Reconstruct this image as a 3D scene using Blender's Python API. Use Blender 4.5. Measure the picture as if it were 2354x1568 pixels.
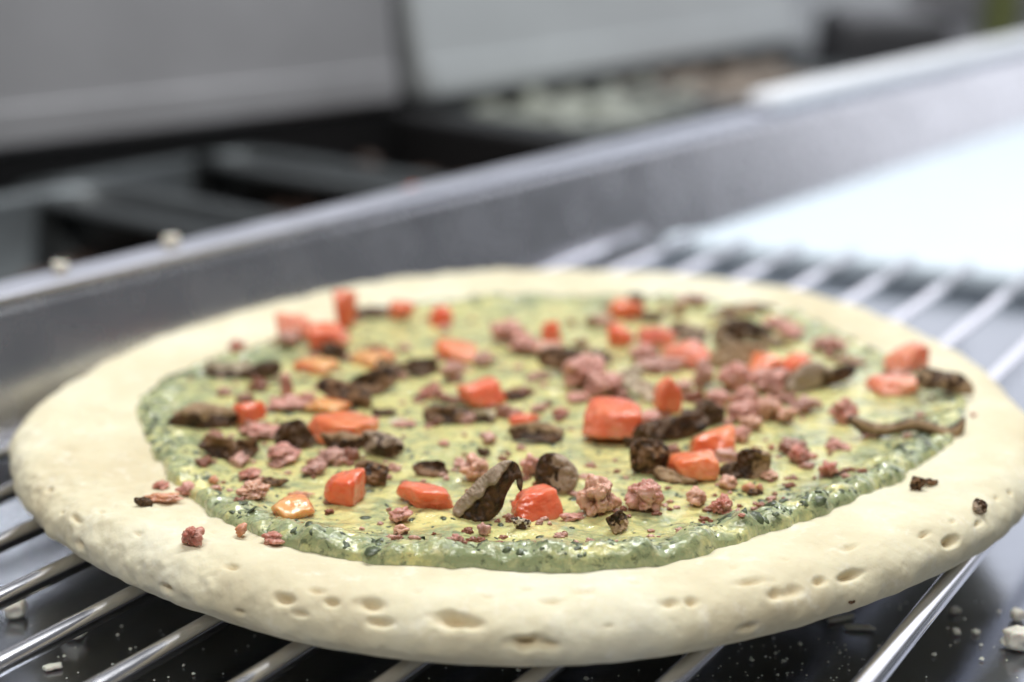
import bpy, bmesh, math, random
import numpy as np
from mathutils import Vector, Matrix, geometry
from mathutils.bvhtree import BVHTree

for o in list(bpy.data.objects):
    bpy.data.objects.remove(o)
scene = bpy.context.scene
COL = scene.collection

# ------------------------------------------------------------------ camera
PW, PH = 2354.0, 1568.0            # pixel grid the photograph was measured in
LENS, SENSOR = 35.0, 23.5
FPX = PW * LENS / SENSOR
PITCH = math.atan((PH / 2 + 300.0) / FPX)
CAMH = 0.191
CAM = Vector((0, 0, CAMH))
FWD = Vector((0, math.cos(PITCH), -math.sin(PITCH)))
UPV = Vector((0, math.sin(PITCH), math.cos(PITCH)))
RGT = Vector((1, 0, 0))

def ray(x, y):
    return (FWD * FPX + RGT * (x - PW / 2) + UPV * (PH / 2 - y)).normalized()

def un(x, y, z):
    d = ray(x, y)
    return CAM + d * ((z - CAMH) / d.z)

def scale_at(p):                   # pixels per metre at a point
    return FPX / (Vector(p) - CAM).dot(FWD)

cam_data = bpy.data.cameras.new('camera')
cam = bpy.data.objects.new('camera', cam_data)
COL.objects.link(cam)
cam.location = CAM
cam.rotation_euler = (math.pi / 2 - PITCH, 0, 0)
cam_data.sensor_width = SENSOR
cam_data.lens = LENS
cam_data.clip_start = 0.02
cam_data.clip_end = 50
cam_data.dof.use_dof = True
cam_data.dof.focus_distance = (un(1200, 1215, 0.040) - CAM).dot(FWD)
cam_data.dof.aperture_fstop = 3.1
cam_data.dof.aperture_blades = 7
scene.camera = cam

# ------------------------------------------------------------------ light
world = bpy.data.worlds.new('World')
scene.world = world
world.use_nodes = True
bg = world.node_tree.nodes['Background']
bg.inputs[0].default_value = (0.90, 0.94, 1.0, 1)
bg.inputs[1].default_value = 0.12

def lamp(name, loc, target, sx, sy, power, col):
    d = bpy.data.lights.new(name, 'AREA')
    d.shape = 'RECTANGLE'
    d.size, d.size_y = sx, sy
    d.energy = power
    d.color = col
    o = bpy.data.objects.new(name, d)
    COL.objects.link(o)
    o.location = loc
    o.rotation_euler = (Vector(target) - Vector(loc)).to_track_quat('-Z', 'Y').to_euler()
    return o

lamp('window_light', (1.75, 2.95, 1.20), (0.1, 0.5, 0.3), 3.2, 2.2, 29, (0.90, 0.92, 1.0))
lamp('ceiling_lamp', (0.20, 0.95, 1.70), (0.05, 0.45, 0), 1.25, 0.08, 30, (0.97, 0.99, 1.0))
lamp('ceiling_lamp', (-0.30, -0.45, 1.70), (0, 0.42, 0), 1.25, 0.07, 18, (1.0, 0.97, 0.92))

vs = scene.view_settings
vs.view_transform = 'Standard'
vs.look = 'None'
vs.exposure = 0.08
vs.gamma = 1.0
vs.use_curve_mapping = False

# ------------------------------------------------------------------ helpers
def npnoise(p, seed=0):
    """smooth value noise in -1..1 at the rows of p"""
    p = np.asarray(p, float) + seed * 17.317
    i = np.floor(p).astype(np.int64)
    f = p - i
    f = f * f * f * (f * (f * 6 - 15) + 10)
    def hsh(a, b, c):
        n = (a * 374761393 + b * 668265263 + c * 2147483647 + seed * 974711) & 0xffffffff
        n = ((n ^ (n >> 13)) * 1274126177) & 0xffffffff
        n = ((n ^ (n >> 16)) * 2246822519) & 0xffffffff
        return ((n ^ (n >> 15)) & 0xffff) / 32767.5 - 1.0
    r = 0
    for dx in (0, 1):
        wx = f[:, 0] if dx else 1 - f[:, 0]
        for dy in (0, 1):
            wy = f[:, 1] if dy else 1 - f[:, 1]
            for dz in (0, 1):
                wz = f[:, 2] if dz else 1 - f[:, 2]
                r = r + wx * wy * wz * hsh(i[:, 0] + dx, i[:, 1] + dy, i[:, 2] + dz)
    return r

def fbm(p, seed=0, oct=3, gain=0.5):
    r, a, q = 0, 1.0, np.asarray(p, float)
    for k in range(oct):
        r = r + a * npnoise(q, seed + k)
        q = q * 2.03
        a *= gain
    return r

def link(o, parent=None):
    COL.objects.link(o)
    if parent is not None:
        o.parent = parent
    return o

def mesh_obj(name, verts, faces, mat, parent=None, smooth=True, tone=None):
    me = bpy.data.meshes.new(name)
    me.from_pydata([tuple(v) for v in verts], [], [tuple(f) for f in faces])
    if smooth:
        me.polygons.foreach_set('use_smooth', [True] * len(me.polygons))
    if tone is not None:
        at = me.attributes.new('tone', 'FLOAT', 'POINT')
        at.data.foreach_set('value', np.asarray(tone, np.float32))
    me.materials.append(mat)
    me.update()
    return link(bpy.data.objects.new(name, me), parent)

def bm_obj(name, bm, mat, parent=None, smooth=False):
    me = bpy.data.meshes.new(name)
    bm.normal_update()
    bm.to_mesh(me)
    bm.free()
    if smooth:
        me.polygons.foreach_set('use_smooth', [True] * len(me.polygons))
    me.materials.append(mat)
    return link(bpy.data.objects.new(name, me), parent)

def empty(name, loc=(0, 0, 0)):
    o = bpy.data.objects.new(name, None)
    o.empty_display_size = 0.02
    o.location = loc
    return link(o)

def tag(o, label, cat, group=None, kind=None):
    o['label'] = label
    o['category'] = cat
    if group:
        o['group'] = group
    if kind:
        o['kind'] = kind
    return o

def structure(o):
    o['kind'] = 'structure'
    return o

def frame_box(bm, o, u, v, w):
    """box from corner o along the three edge vectors"""
    vs_ = [bm.verts.new(o + u * a + v * b + w * c) for c in (0, 1) for b in (0, 1) for a in (0, 1)]
    for f in ((0, 2, 3, 1), (4, 5, 7, 6), (0, 1, 5, 4), (2, 6, 7, 3), (0, 4, 6, 2), (1, 3, 7, 5)):
        bm.faces.new([vs_[i] for i in f])
    return vs_

def bevel(bm, w, seg=2):
    bmesh.ops.recalc_face_normals(bm, faces=bm.faces)
    bmesh.ops.bevel(bm, geom=list(bm.edges), offset=w, segments=seg, affect='EDGES', profile=0.5)

def tube(bm, pts, r, seg=16):
    rings = []
    for i, p in enumerate(pts):
        d = (pts[min(i + 1, len(pts) - 1)] - pts[max(i - 1, 0)]).normalized()
        a = d.cross(Vector((0, 0, 1)))
        a = a.normalized() if a.length > 1e-4 else Vector((1, 0, 0))
        b = a.cross(d).normalized()
        rings.append([bm.verts.new(p + a * r * math.cos(t) + b * r * math.sin(t))
                      for t in [2 * math.pi * k / seg for k in range(seg)]])
    for r0, r1 in zip(rings, rings[1:]):
        for k in range(seg):
            bm.faces.new((r0[k], r0[(k + 1) % seg], r1[(k + 1) % seg], r1[k]))
    bm.faces.new(rings[0][::-1])
    bm.faces.new(rings[-1])

# ------------------------------------------------------------------ materials
class Mat:
    def __init__(s, name):
        s.m = bpy.data.materials.new(name)
        s.m.use_nodes = True
        s.n = s.m.node_tree.nodes
        s.l = s.m.node_tree.links
        s.b = s.n['Principled BSDF']
    def set(s, **k):
        for a, v in k.items():
            s.b.inputs[a.replace('_', ' ')].default_value = v
        return s
    def node(s, t, **k):
        n = s.n.new(t)
        for a, v in k.items():
            setattr(n, a, v)
        return n
    def coords(s):
        return s.node('ShaderNodeTexCoord').outputs['Object']
    def noise(s, scale, detail=4, rough=0.55, dist=0.0, vec=None):
        n = s.node('ShaderNodeTexNoise')
        n.inputs['Scale'].default_value = scale
        n.inputs['Detail'].default_value = detail
        n.inputs['Roughness'].default_value = rough
        n.inputs['Distortion'].default_value = dist
        s.l.new(vec or s.coords(), n.inputs['Vector'])
        return n.outputs['Fac']
    def ramp(s, fac, stops):
        r = s.node('ShaderNodeValToRGB')
        e = r.color_ramp.elements
        while len(e) < len(stops):
            e.new(0.5)
        for k, (p, c) in zip(e, stops):
            k.position = p
            k.color = (c, c, c, 1) if isinstance(c, (int, float)) else (*c, 1)
        s.l.new(fac, r.inputs['Fac'])
        return r.outputs['Color']
    def mix(s, fac, a, b, mode='MIX'):
        m = s.node('ShaderNodeMix', data_type='RGBA', blend_type=mode)
        for i, v in ((0, fac), (6, a), (7, b)):
            if isinstance(v, bpy.types.NodeSocket):
                s.l.new(v, m.inputs[i])
            else:
                m.inputs[i].default_value = v if i == 0 else (*v, 1)
        return m.outputs[2]
    def math(s, op, a, b=0.0):
        m = s.node('ShaderNodeMath', operation=op)
        for i, v in ((0, a), (1, b)):
            if isinstance(v, bpy.types.NodeSocket):
                s.l.new(v, m.inputs[i])
            else:
                m.inputs[i].default_value = v
        return m.outputs[0]
    def attr(s, name):
        return s.node('ShaderNodeAttribute', attribute_name=name).outputs['Fac']
    def objcol(s):
        return s.node('ShaderNodeObjectInfo').outputs['Color']
    def to(s, sock, inp):
        s.l.new(sock, s.b.inputs[inp])
        return s
    def bump(s, h, strength=0.3, dist=0.001):
        b = s.node('ShaderNodeBump')
        b.inputs['Strength'].default_value = strength
        b.inputs['Distance'].default_value = dist
        s.l.new(h, b.inputs['Height'])
        s.l.new(b.outputs['Normal'], s.b.inputs['Normal'])
        return s

def make_dough():
    M = Mat('dough').set(Roughness=0.8, Specular_IOR_Level=0.12)
    big = M.noise(26, 5, 0.6)
    c = M.ramp(big, [(0.30, (0.62, 0.535, 0.36)), (0.52, (0.71, 0.65, 0.465)), (0.72, (0.76, 0.725, 0.575))])
    fl = M.ramp(M.noise(160, 6, 0.7), [(0.56, 0.0), (0.74, 1.0)])
    c = M.mix(M.math('MULTIPLY', fl, 0.45), c, (0.90, 0.87, 0.79))
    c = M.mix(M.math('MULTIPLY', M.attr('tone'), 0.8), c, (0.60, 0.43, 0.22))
    M.to(c, 'Base Color')
    M.set(Subsurface_Weight=0.18, Subsurface_Scale=0.004)
    M.b.inputs['Subsurface Radius'].default_value = (1.0, 0.7, 0.4)
    h = M.math('ADD', M.math('MULTIPLY', M.noise(330, 6, 0.65), 0.6), M.noise(90, 4, 0.6))
    M.bump(h, 0.38, 0.0012)
    return M.m

def make_sauce():
    M = Mat('pesto_cream').set(Roughness=0.11, Specular_IOR_Level=0.5)
    tone = M.attr('tone')
    v = M.node('ShaderNodeMapping')
    v.inputs['Scale'].default_value = (1, 1.9, 1)
    M.l.new(M.coords(), v.inputs['Vector'])
    vv = v.outputs[0]
    n1 = M.noise(60, 6, 0.62, 0.6, vv)
    n2 = M.noise(190, 6, 0.65, 0.4, vv)
    f = M.math('ADD', M.math('MULTIPLY', n1, 1.0), M.math('MULTIPLY', n2, 0.55))
    f = M.math('ADD', f, M.math('MULTIPLY', tone, 0.15))
    c = M.ramp(f, [(0.70, (0.74, 0.68, 0.285)), (0.80, (0.62, 0.60, 0.265)), (0.88, (0.44, 0.465, 0.23)), (0.98, (0.31, 0.355, 0.19))])
    dk = M.ramp(M.noise(330, 5, 0.6, 0.5, vv), [(0.55, 0.0), (0.66, 1.0)])
    dk = M.math('MULTIPLY', dk, M.math('ADD', M.math('MULTIPLY', tone, 0.45), 0.35))
    c = M.mix(dk, c, (0.075, 0.10, 0.05))
    dk2 = M.ramp(M.noise(150, 4, 0.6, 0.8, vv), [(0.60, 0.0), (0.66, 1.0)])
    lt = M.ramp(M.noise(240, 4, 0.6, 0.6, vv), [(0.54, 0.0), (0.68, 1.0)])
    c = M.mix(M.math('MULTIPLY', lt, 0.5), c, (0.66, 0.63, 0.34))
    c = M.mix(M.math('MULTIPLY', dk2, 0.4), c, (0.14, 0.175, 0.095))
    M.to(c, 'Base Color')
    M.set(Subsurface_Weight=0.15, Subsurface_Scale=0.002, Coat_Weight=0.5, Coat_Roughness=0.03)
    M.bump(M.math('ADD', M.noise(260, 5, 0.6), M.math('MULTIPLY', M.noise(700, 3, 0.6), 0.4)), 0.5, 0.0012)
    return M.m

def make_tomato():
    M = Mat('tomato_flesh').set(Roughness=0.15, Specular_IOR_Level=0.5)
    oc = M.objcol()
    n = M.noise(190, 4, 0.6, 0.4)
    c = M.mix(M.ramp(n, [(0.42, 0.0), (0.72, 0.45)]), oc, (0.92, 0.54, 0.36))
    c = M.mix(M.math('MULTIPLY', M.attr('tone'), 0.6), c, (0.72, 0.105, 0.035))
    M.to(c, 'Base Color')
    M.set(Subsurface_Weight=0.75, Subsurface_Scale=0.0045, Coat_Weight=0.3, Coat_Roughness=0.06)
    M.b.inputs['Subsurface Radius'].default_value = (1.0, 0.35, 0.15)
    M.bump(M.math('ADD', M.noise(420, 4, 0.6), M.noise(1100, 3, 0.6)), 0.2, 0.0008)
    return M.m

def make_mushroom():
    M = Mat('cooked_mushroom').set(Roughness=0.38, Specular_IOR_Level=0.28)
    oc = M.objcol()
    n = M.noise(320, 5, 0.65, 0.8)
    dark = M.mix(M.ramp(n, [(0.35, 0.0), (0.7, 1.0)]), (0.012, 0.007, 0.0045), (0.15, 0.072, 0.028))
    pale = M.mix(M.ramp(M.noise(480, 5, 0.65), [(0.40, 0.0), (0.72, 0.7)]), oc, (0.16, 0.095, 0.05))
    t = M.math('ADD', M.attr('tone'), M.math('MULTIPLY', M.math('SUBTRACT', n, 0.5), 0.45))
    M.to(M.mix(M.ramp(t, [(0.40, 0.0), (0.60, 1.0)]), pale, dark), 'Base Color')
    M.set(Subsurface_Weight=0.08, Subsurface_Scale=0.0015)
    M.bump(M.math('ADD', M.noise(650, 5, 0.7), M.math('MULTIPLY', M.noise(170, 3), 1.5)), 0.55, 0.0009)
    return M.m

def make_sausage():
    M = Mat('sausage_meat').set(Roughness=0.30, Specular_IOR_Level=0.45)
    oc = M.objcol()
    n = M.noise(300, 5, 0.65, 0.5)
    c = M.mix(M.ramp(n, [(0.38, 0.0), (0.62, 0.85)]), oc, (0.76, 0.45, 0.36))
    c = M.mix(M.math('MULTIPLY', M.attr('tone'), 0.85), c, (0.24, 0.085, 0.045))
    M.to(c, 'Base Color')
    M.set(Subsurface_Weight=0.22, Subsurface_Scale=0.002, Coat_Weight=0.12, Coat_Roughness=0.15)
    M.b.inputs['Subsurface Radius'].default_value = (1.0, 0.4, 0.25)
    M.bump(M.math('ADD', M.noise(900, 4, 0.6), M.noise(380, 4, 0.6)), 0.55, 0.0007)
    return M.m

def make_metal(name, col, rough, scratch=0.0, aniso_scale=None):
    M = Mat(name).set(Metallic=1.0, Roughness=rough)
    M.b.inputs['Base Color'].default_value = (*col, 1)
    n = M.noise(35, 5, 0.6)
    M.to(M.ramp(n, [(0.3, max(rough - scratch, 0.02)), (0.75, rough + scratch)]), 'Roughness')
    if aniso_scale:
        mp = M.node('ShaderNodeMapping')
        mp.inputs['Scale'].default_value = aniso_scale
        M.l.new(M.coords(), mp.inputs['Vector'])
        M.bump(M.noise(40, 4, 0.7, 0, mp.outputs[0]), 0.10, 0.0004)
    return M.m

def make_plain(name, col, rough, var=0.06, scale=60, **k):
    M = Mat(name).set(Roughness=rough, **k)
    c2 = tuple(max(0, x * (1 - var * 3)) for x in col)
    M.to(M.mix(M.ramp(M.noise(scale, 5, 0.6), [(0.35, 0.0), (0.7, 1.0)]), c2, col), 'Base Color')
    M.bump(M.noise(scale * 6, 4, 0.6), 0.15, 0.0006)
    return M.m

DOUGH, SAUCE, TOMATO, MUSH, SAUS = make_dough(), make_sauce(), make_tomato(), make_mushroom(), make_sausage()
STEEL_ROD = make_metal('polished_wire', (0.85, 0.84, 0.88), 0.18, 0.05)
STEEL_TOP = make_metal('counter_steel', (0.35, 0.37, 0.41), 0.20, 0.05, (1, 14, 1))
STEEL_RAIL = make_metal('rail_steel', (0.68, 0.68, 0.71), 0.27, 0.05, (1, 20, 1))
STEEL_LID = make_plain('lid_steel', (0.54, 0.54, 0.56), 0.45, 0.09, 5, Metallic=0.35)
STEEL_LID2 = make_plain('pale_lid_steel', (0.60, 0.63, 0.64), 0.45, 0.06, 5, Metallic=0.3)
STEEL_CAP = make_metal('lip_steel', (0.62, 0.63, 0.70), 0.5, 0.05)
STEEL_PAN = make_metal('pan_steel', (0.12, 0.13, 0.135), 0.5, 0.08)
BLACK = make_plain('black_parts_and_shade', (0.006, 0.006, 0.007), 0.6)  # real black parts, and the painted shade slot under the lids
BOARD = make_plain('white_board', (0.66, 0.745, 0.82), 0.5, 0.015, 30)
CHEESE = make_plain('cheese', (0.84, 0.81, 0.70), 0.45, 0.04, 200, Subsurface_Weight=0.2, Subsurface_Scale=0.003)
HERB = make_plain('chopped_herb', (0.12, 0.15, 0.075), 0.3, 0.22, 500)
GREYBOX = make_plain('dark_grey_plastic', (0.055, 0.055, 0.06), 0.5)
WHITEBOX = make_plain('white_plastic', (0.72, 0.75, 0.80), 0.5)
GREENP = make_plain('olive_green', (0.16, 0.18, 0.06), 0.5)
WALLP = make_plain('grey_wall_paint', (0.36, 0.36, 0.38), 0.7)
CRUMBDARK = make_plain('brown_topping', (0.10, 0.06, 0.045), 0.5, 0.2, 90)
CRUMBPALE = make_plain('pale_topping', (0.42, 0.44, 0.38), 0.5, 0.2, 90)

# ------------------------------------------------------------------ the counter, the rail, the lids
ZL = 0.055                                    # height of the rail's ledge above the counter
ROD_R = 0.0026
RACK_Z = 0.0195                               # centre height of the rack's bars
ZT = RACK_Z + ROD_R                           # the pizza lies on this height
A0, A1 = un(0, 700, ZL), un(2354, 128, ZL)
U = Vector((A1.x - A0.x, A1.y - A0.y, 0)).normalized()      # along the rail
N = Vector((-U.y, U.x, 0))                                  # away from the camera, across the rail
Z = Vector((0, 0, 1))
L0 = Vector((A0.x, A0.y, 0))

def rail(s, t, z=0.0):
    return L0 + U * s + N * t + Z * z

bm = bmesh.new()
vv = [bm.verts.new(p) for p in (rail(-0.6, 0), rail(-0.6, -1.3), rail(1.6, -1.3), rail(1.6, 0))]
bm.faces.new(vv[::1])
structure(bm_obj('counter', bm, STEEL_TOP))

prep = empty('prep_rail', rail(0.3, 0))
prep_inv = Matrix.Translation(-prep.location)
def rail_part(name, s0, s1, t0, t1, z0, z1, mat, bev=0.002, parent=prep, slope=0.0):
    bm = bmesh.new()
    frame_box(bm, rail(s0, t0, z0), U * (s1 - s0), N * (t1 - t0), Z * (z1 - z0))
    for v in bm.verts:
        v.co += N * (v.co.z - ZL) * slope
    bevel(bm, bev)
    bm.transform(Matrix.Translation(-parent.location) if parent is not None else Matrix())
    return bm_obj(name, bm, mat, parent)
rail_part('front_panel', -0.6, 1.6, 0.0, 0.014, -0.004, ZL, STEEL_RAIL, 0.003, slope=0.36)
rail_part('lip_cap', -0.6, 1.6, -0.001, 0.016, ZL + 0.0002, ZL + 0.003, STEEL_CAP, 0.001)
rail_part('ledge', -0.6, 1.6, 0.014, 0.032, ZL - 0.012, ZL - 0.004, STEEL_RAIL, 0.002)
rail_part('well_floor', -0.6, 1.6, 0.015, 0.60, -0.17, -0.16, BLACK)
tag(prep, 'raised stainless steel topping rail with bright front lip behind the pizza', 'prep rail')

# lids behind the wells
zl = 0.03
B0, B1, B2, B3 = un(0, 352, zl), un(925, 238, zl), un(985, 232, zl), un(1840, 98, zl)
def lid(name, p0, p1, h, lean, mat, label, trim):
    r = empty(name, (p0 + p1) / 2)
    d = (p1 - p0).normalized()
    back = Vector((-d.y, d.x, 0))
    up = (Z + back * lean).normalized()
    off = Matrix.Translation(-r.location)
    bm = bmesh.new()
    frame_box(bm, p0, p1 - p0, back * 0.03, up * h)
    bevel(bm, 0.006, 3)
    bm.transform(off)
    bm_obj('panel', bm, mat, r)
    bm = bmesh.new()
    frame_box(bm, p0 + d * 0.004 - back * 0.004 + up * 0.004, (p1 - p0) - d * 0.008, back * 0.0045, up * 0.022)
    bevel(bm, 0.001)
    bm.transform(off)
    bm_obj('bottom_trim', bm, trim, r)
    tag(r, label, 'lid')
    return r
dL = (B1 - B0).normalized()
lid('rail_lid', B0 - dL * 0.5, B1, 0.42, 0.10, STEEL_LID, 'grey steel lid standing open on the left behind the pans', STEEL_LID)
lid('rail_lid', B2, B3, 0.42, 0.22, STEEL_LID2, 'paler steel lid standing open right of the dark gap', STEEL_LID2)
# black strips standing for the deep shade in the slot below the lids
slot = empty('rear_shade_slot', (B0 + B3) / 2)
for nm, p0, p1 in (('shade_strip', B0 - dL * 0.5, B1 + dL * 0.01), ('shade_strip', B2, B3)):
    d = (p1 - p0).normalized(); back = Vector((-d.y, d.x, 0))
    bm = bmesh.new()
    frame_box(bm, p0 - Z * 0.19 + back * 0.002, p1 - p0, back * 0.05, Z * 0.186)
    bevel(bm, 0.003)
    bm.transform(Matrix.Translation(-slot.location))
    bm_obj(nm, bm, BLACK, slot)
bm = bmesh.new()
bk = Vector((-dL.y, dL.x, 0))
frame_box(bm, B1 + bk * 0.035 - Z * 0.1 - dL * 0.01, (B2 - B1) + dL * 0.03, bk * 0.02, Z * 0.55)
bevel(bm, 0.003)
bm.transform(Matrix.Translation(-slot.location))
bm_obj('hinge_post', bm, BLACK, slot)
tag(slot, 'black strip painted as the deep shade under the open lids', 'shading')
# black divider between the two wells
D0, D1 = un(935, 262, 0.022), un(1440, 318, 0.030)
bm = bmesh.new()
dd = (D1 - D0)
sd = Vector((-dd.y, dd.x, 0)).normalized()
frame_box(bm, Vector((D0.x, D0.y, -0.10)) - sd * 0.012, Vector((dd.x, dd.y, 0)), sd * 0.024, Z * 0.125)
bevel(bm, 0.004)
tag(bm_obj('well_divider', bm, BLACK), 'black divider bar between the left and right topping wells', 'divider')

# pans in the wells
rng = random.Random(5)
def pan(px, py, zr, ls, lt, label, content_mat, content_label, ang=0.0, fill=0.035, nlump=40, lump=0.012):
    c = un(px, py, zr)
    r = empty('topping_pan', c)
    u = (Matrix.Rotation(ang, 3, 'Z') @ U); n = Vector((-u.y, u.x, 0))
    def P(s, t, z):
        return u * s + n * t + Z * z
    hs, ht, dp = ls / 2, lt / 2, 0.08
    bm = bmesh.new()
    loops = []
    for (e, z) in ((0.011, -0.004), (0.011, 0.0), (0.0, 0.001), (-0.003, -0.003), (-0.012, -dp)):
        loop = []
        for k in range(32):
            a = 2 * math.pi * k / 32
            cx = math.copysign(abs(math.cos(a)) ** 0.28, math.cos(a)) * (hs + e)
            cy = math.copysign(abs(math.sin(a)) ** 0.28, math.sin(a)) * (ht + e)
            loop.append(bm.verts.new(P(cx, cy, z)))
        loops.append(loop)
    for a, b in zip(loops, loops[1:]):
        for k in range(32):
            bm.faces.new((a[k], a[(k + 1) % 32], b[(k + 1) % 32], b[k]))
    bm.faces.new(loops[-1])
    bm_obj('pan_body', bm, STEEL_PAN, r, True)
    tag(r, label, 'pan')
    # the heap of chopped topping
    bm = bmesh.new()
    for i in range(nlump):
        s, t = rng.uniform(-hs, hs) * 0.86, rng.uniform(-ht, ht) * 0.86
        g = bmesh.ops.create_icosphere(bm, subdivisions=2, radius=lump * rng.uniform(0.7, 1.4))
        M = Matrix.Translation(P(s, t, -fill + rng.uniform(-0.006, 0.006))) @ Matrix.Rotation(rng.uniform(0, 3), 4, 'Z') @ Matrix.Diagonal((rng.uniform(0.8, 1.6), rng.uniform(0.7, 1.1), rng.uniform(0.5, 0.9), 1))
        bmesh.ops.transform(bm, matrix=M, verts=g['verts'])
    g = frame_box(bm, P(-hs * 0.88, -ht * 0.88, -0.075), u * hs * 1.76, n * ht * 1.76, Z * (0.075 - fill))
    bm.transform(Matrix.Translation(c))
    tag(bm_obj('chopped_topping', bm, content_mat, None, True), content_label, 'topping', kind='stuff')

pan(110, 545, 0.015, 0.20, 0.20, 'steel pan with greenish rim at the far left of the rail', CRUMBDARK, 'dark chopped topping in the leftmost steel pan', fill=0.045)
pan(560, 430, 0.012, 0.17, 0.20, 'steel pan with pale rim in the middle of the left well', CRUMBDARK, 'brown chopped topping in the middle pan of the left well')
pan(900, 352, 0.012, 0.17, 0.20, 'steel pan next to the black divider bar', CRUMBDARK, 'dark chopped topping in the pan beside the black divider', fill=0.03)
pan(1330, 228, 0.020, 0.22, 0.20, 'steel pan with pale topping in the right well', CRUMBPALE, 'pale green chopped topping in the right well', fill=0.006)
pan(1640, 178, 0.020, 0.24, 0.20, 'steel pan at the far right end of the rail', make_plain('tan_topping', (0.30, 0.24, 0.19), 0.5, 0.2, 90), 'tan chopped topping in the pan at the far right', fill=0.006)

# added white strip standing in for the bright stretch of ledge, right
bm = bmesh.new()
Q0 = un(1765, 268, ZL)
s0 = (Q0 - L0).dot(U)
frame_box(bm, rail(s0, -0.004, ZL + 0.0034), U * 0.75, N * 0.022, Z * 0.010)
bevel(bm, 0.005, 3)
tag(bm_obj('white_strip', bm, make_plain('white_strip_stand_in', (0.86, 0.88, 0.92), 0.5, 0.01, 30)), 'white stand-in strip along the bright ledge at the upper right', 'strip')

# things beyond the rail's right end
def standing_box(name, px0, px1, pyb, pyt, dist, depth, mat, label, cat, bev=0.01):
    s = FPX / dist
    base = CAM + ray((px0 + px1) / 2, pyb) * (dist / ray((px0 + px1) / 2, pyb).dot(FWD))
    w, h = (px1 - px0) / s, (pyb - pyt) / s
    bm = bmesh.new()
    frame_box(bm, Vector((-w / 2, 0, 0)), Vector((w, 0, 0)), Vector((0, depth, 0)), Vector((0, 0, h)))
    for v in bm.verts:                      # a slight taper
        if v.co.z > 0.001:
            v.co.x *= 0.94
    bevel(bm, bev, 3)
    o = bm_obj(name, bm, mat)
    base.z = min(base.z, -0.018)
    o.location = base
    return tag(o, label, cat)
wall = bmesh.new()
frame_box(wall, Vector((-0.2, 2.6, -0.2)), Vector((2.6, -0.3, 0)), Vector((0.02, 0.1, 0)), Vector((0, 0, 0.34)))
structure(bm_obj('wall', wall, WALLP))
shelf = bmesh.new()
frame_box(shelf, rail(0.93, 0.10, -0.030), U * 1.5, N * 0.9, Z * 0.012)
bevel(shelf, 0.003)
tag(bm_obj('rear_shelf', shelf, GREYBOX), 'dark shelf behind the right end of the rail', 'shelf')
standing_box('grey_bin', 1925, 2195, 165, 15, 1.55, 0.15, GREYBOX, 'dark grey bin standing at the upper right', 'bin', 0.015)
standing_box('white_container', 1790, 2080, 120, -120, 1.85, 0.15, WHITEBOX, 'white container behind the dark grey bin', 'container')
standing_box('olive_container', 2275, 2345, 100, -140, 1.7, 0.06, GREENP, 'blurred olive green container at the upper right corner', 'container', 0.012)

# white cutting board
e0, e1 = un(1522, 545, ZT), un(2231, 623, ZT)
ed = (e1 - e0); ed.z = 0; ed.normalize()
back = Vector((-ed.y, ed.x, 0))
b0 = e0 - ed * 0.30; b0.z = 0
bm = bmesh.new()
H = 0.011
def rail_t(p):
    return (Vector((p.x, p.y, 0)) - L0).dot(N)
k0, k1 = un(1430, 535, H), un(2231, 621, H)
s3 = (un(1445, 500, H) - L0).dot(U)
poly = [k0, k1 + (k1 - k0).normalized() * 0.45, rail(s3 + 1.3, -0.023), rail(s3, -0.023)]
for q in poly:
    q.z = 0
lo = [bm.verts.new(p + Z * 0.0008) for p in poly]
hi = [bm.verts.new(p + Z * H) for p in poly]
bm.faces.new(lo[::-1]); bm.faces.new(hi)
for k in range(4):
    bm.faces.new((lo[k], lo[(k + 1) % 4], hi[(k + 1) % 4], hi[k]))
bevel(bm, 0.003, 3)
tag(bm_obj('cutting_board', bm, BOARD), 'glossy white cutting board behind the rack on the right', 'cutting board')

# ------------------------------------------------------------------ the wire rack
rack = empty('wire_rack', (0.05, 0.45, 0))
ANG = math.radians(57.5)
RD = Vector((math.cos(ANG), math.sin(ANG), 0))
RN = Vector((RD.y, -RD.x, 0))
off0 = un(846, 1562, ZT).dot(RN)
offr = un(2105, 648, ZT).dot(RN)          # the third bar further right, at its far end
pitch_rods = 0.0263
roff = Matrix.Translation(-rack.location)
front_a, OFFS = 0.02, []
off_last = un(1978, 1568, ZT).dot(RN)             # the outer rod of the rack
for k in range(-9, 4):
    of = off0 + 0.002 + k * pitch_rods if k < 3 else off_last
    # each bar starts in front and ends at the near edge of the board
    q = RN * of
    den = RD.dot(back)
    t_end = ((e0 - q).dot(back)) / den + 0.014
    t_rail = ((L0 - q).dot(N)) / RD.dot(N) if abs(RD.dot(N)) > 1e-3 else 9
    t_beg = t_end - 0.64
    if RD.dot(N) < 0:
        t_beg = max(t_beg, t_rail + 0.01)
    else:
        t_end = min(t_end, t_rail - 0.03)
    if t_end - t_beg < 0.06:
        continue
    OFFS.append((of, t_beg, t_end))
    bm = bmesh.new()
    p0, p1 = q + RD * t_beg + Z * RACK_Z, q + RD * t_end + Z * RACK_Z
    tube(bm, [p0.lerp(p1, i / 12) for i in range(13)], ROD_R if k < 3 else ROD_R * 1.12, 20)
    bm.transform(roff)
    bm_obj('bar' if k < 3 else 'outer_rod', bm, STEEL_ROD, rack, True)
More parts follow.
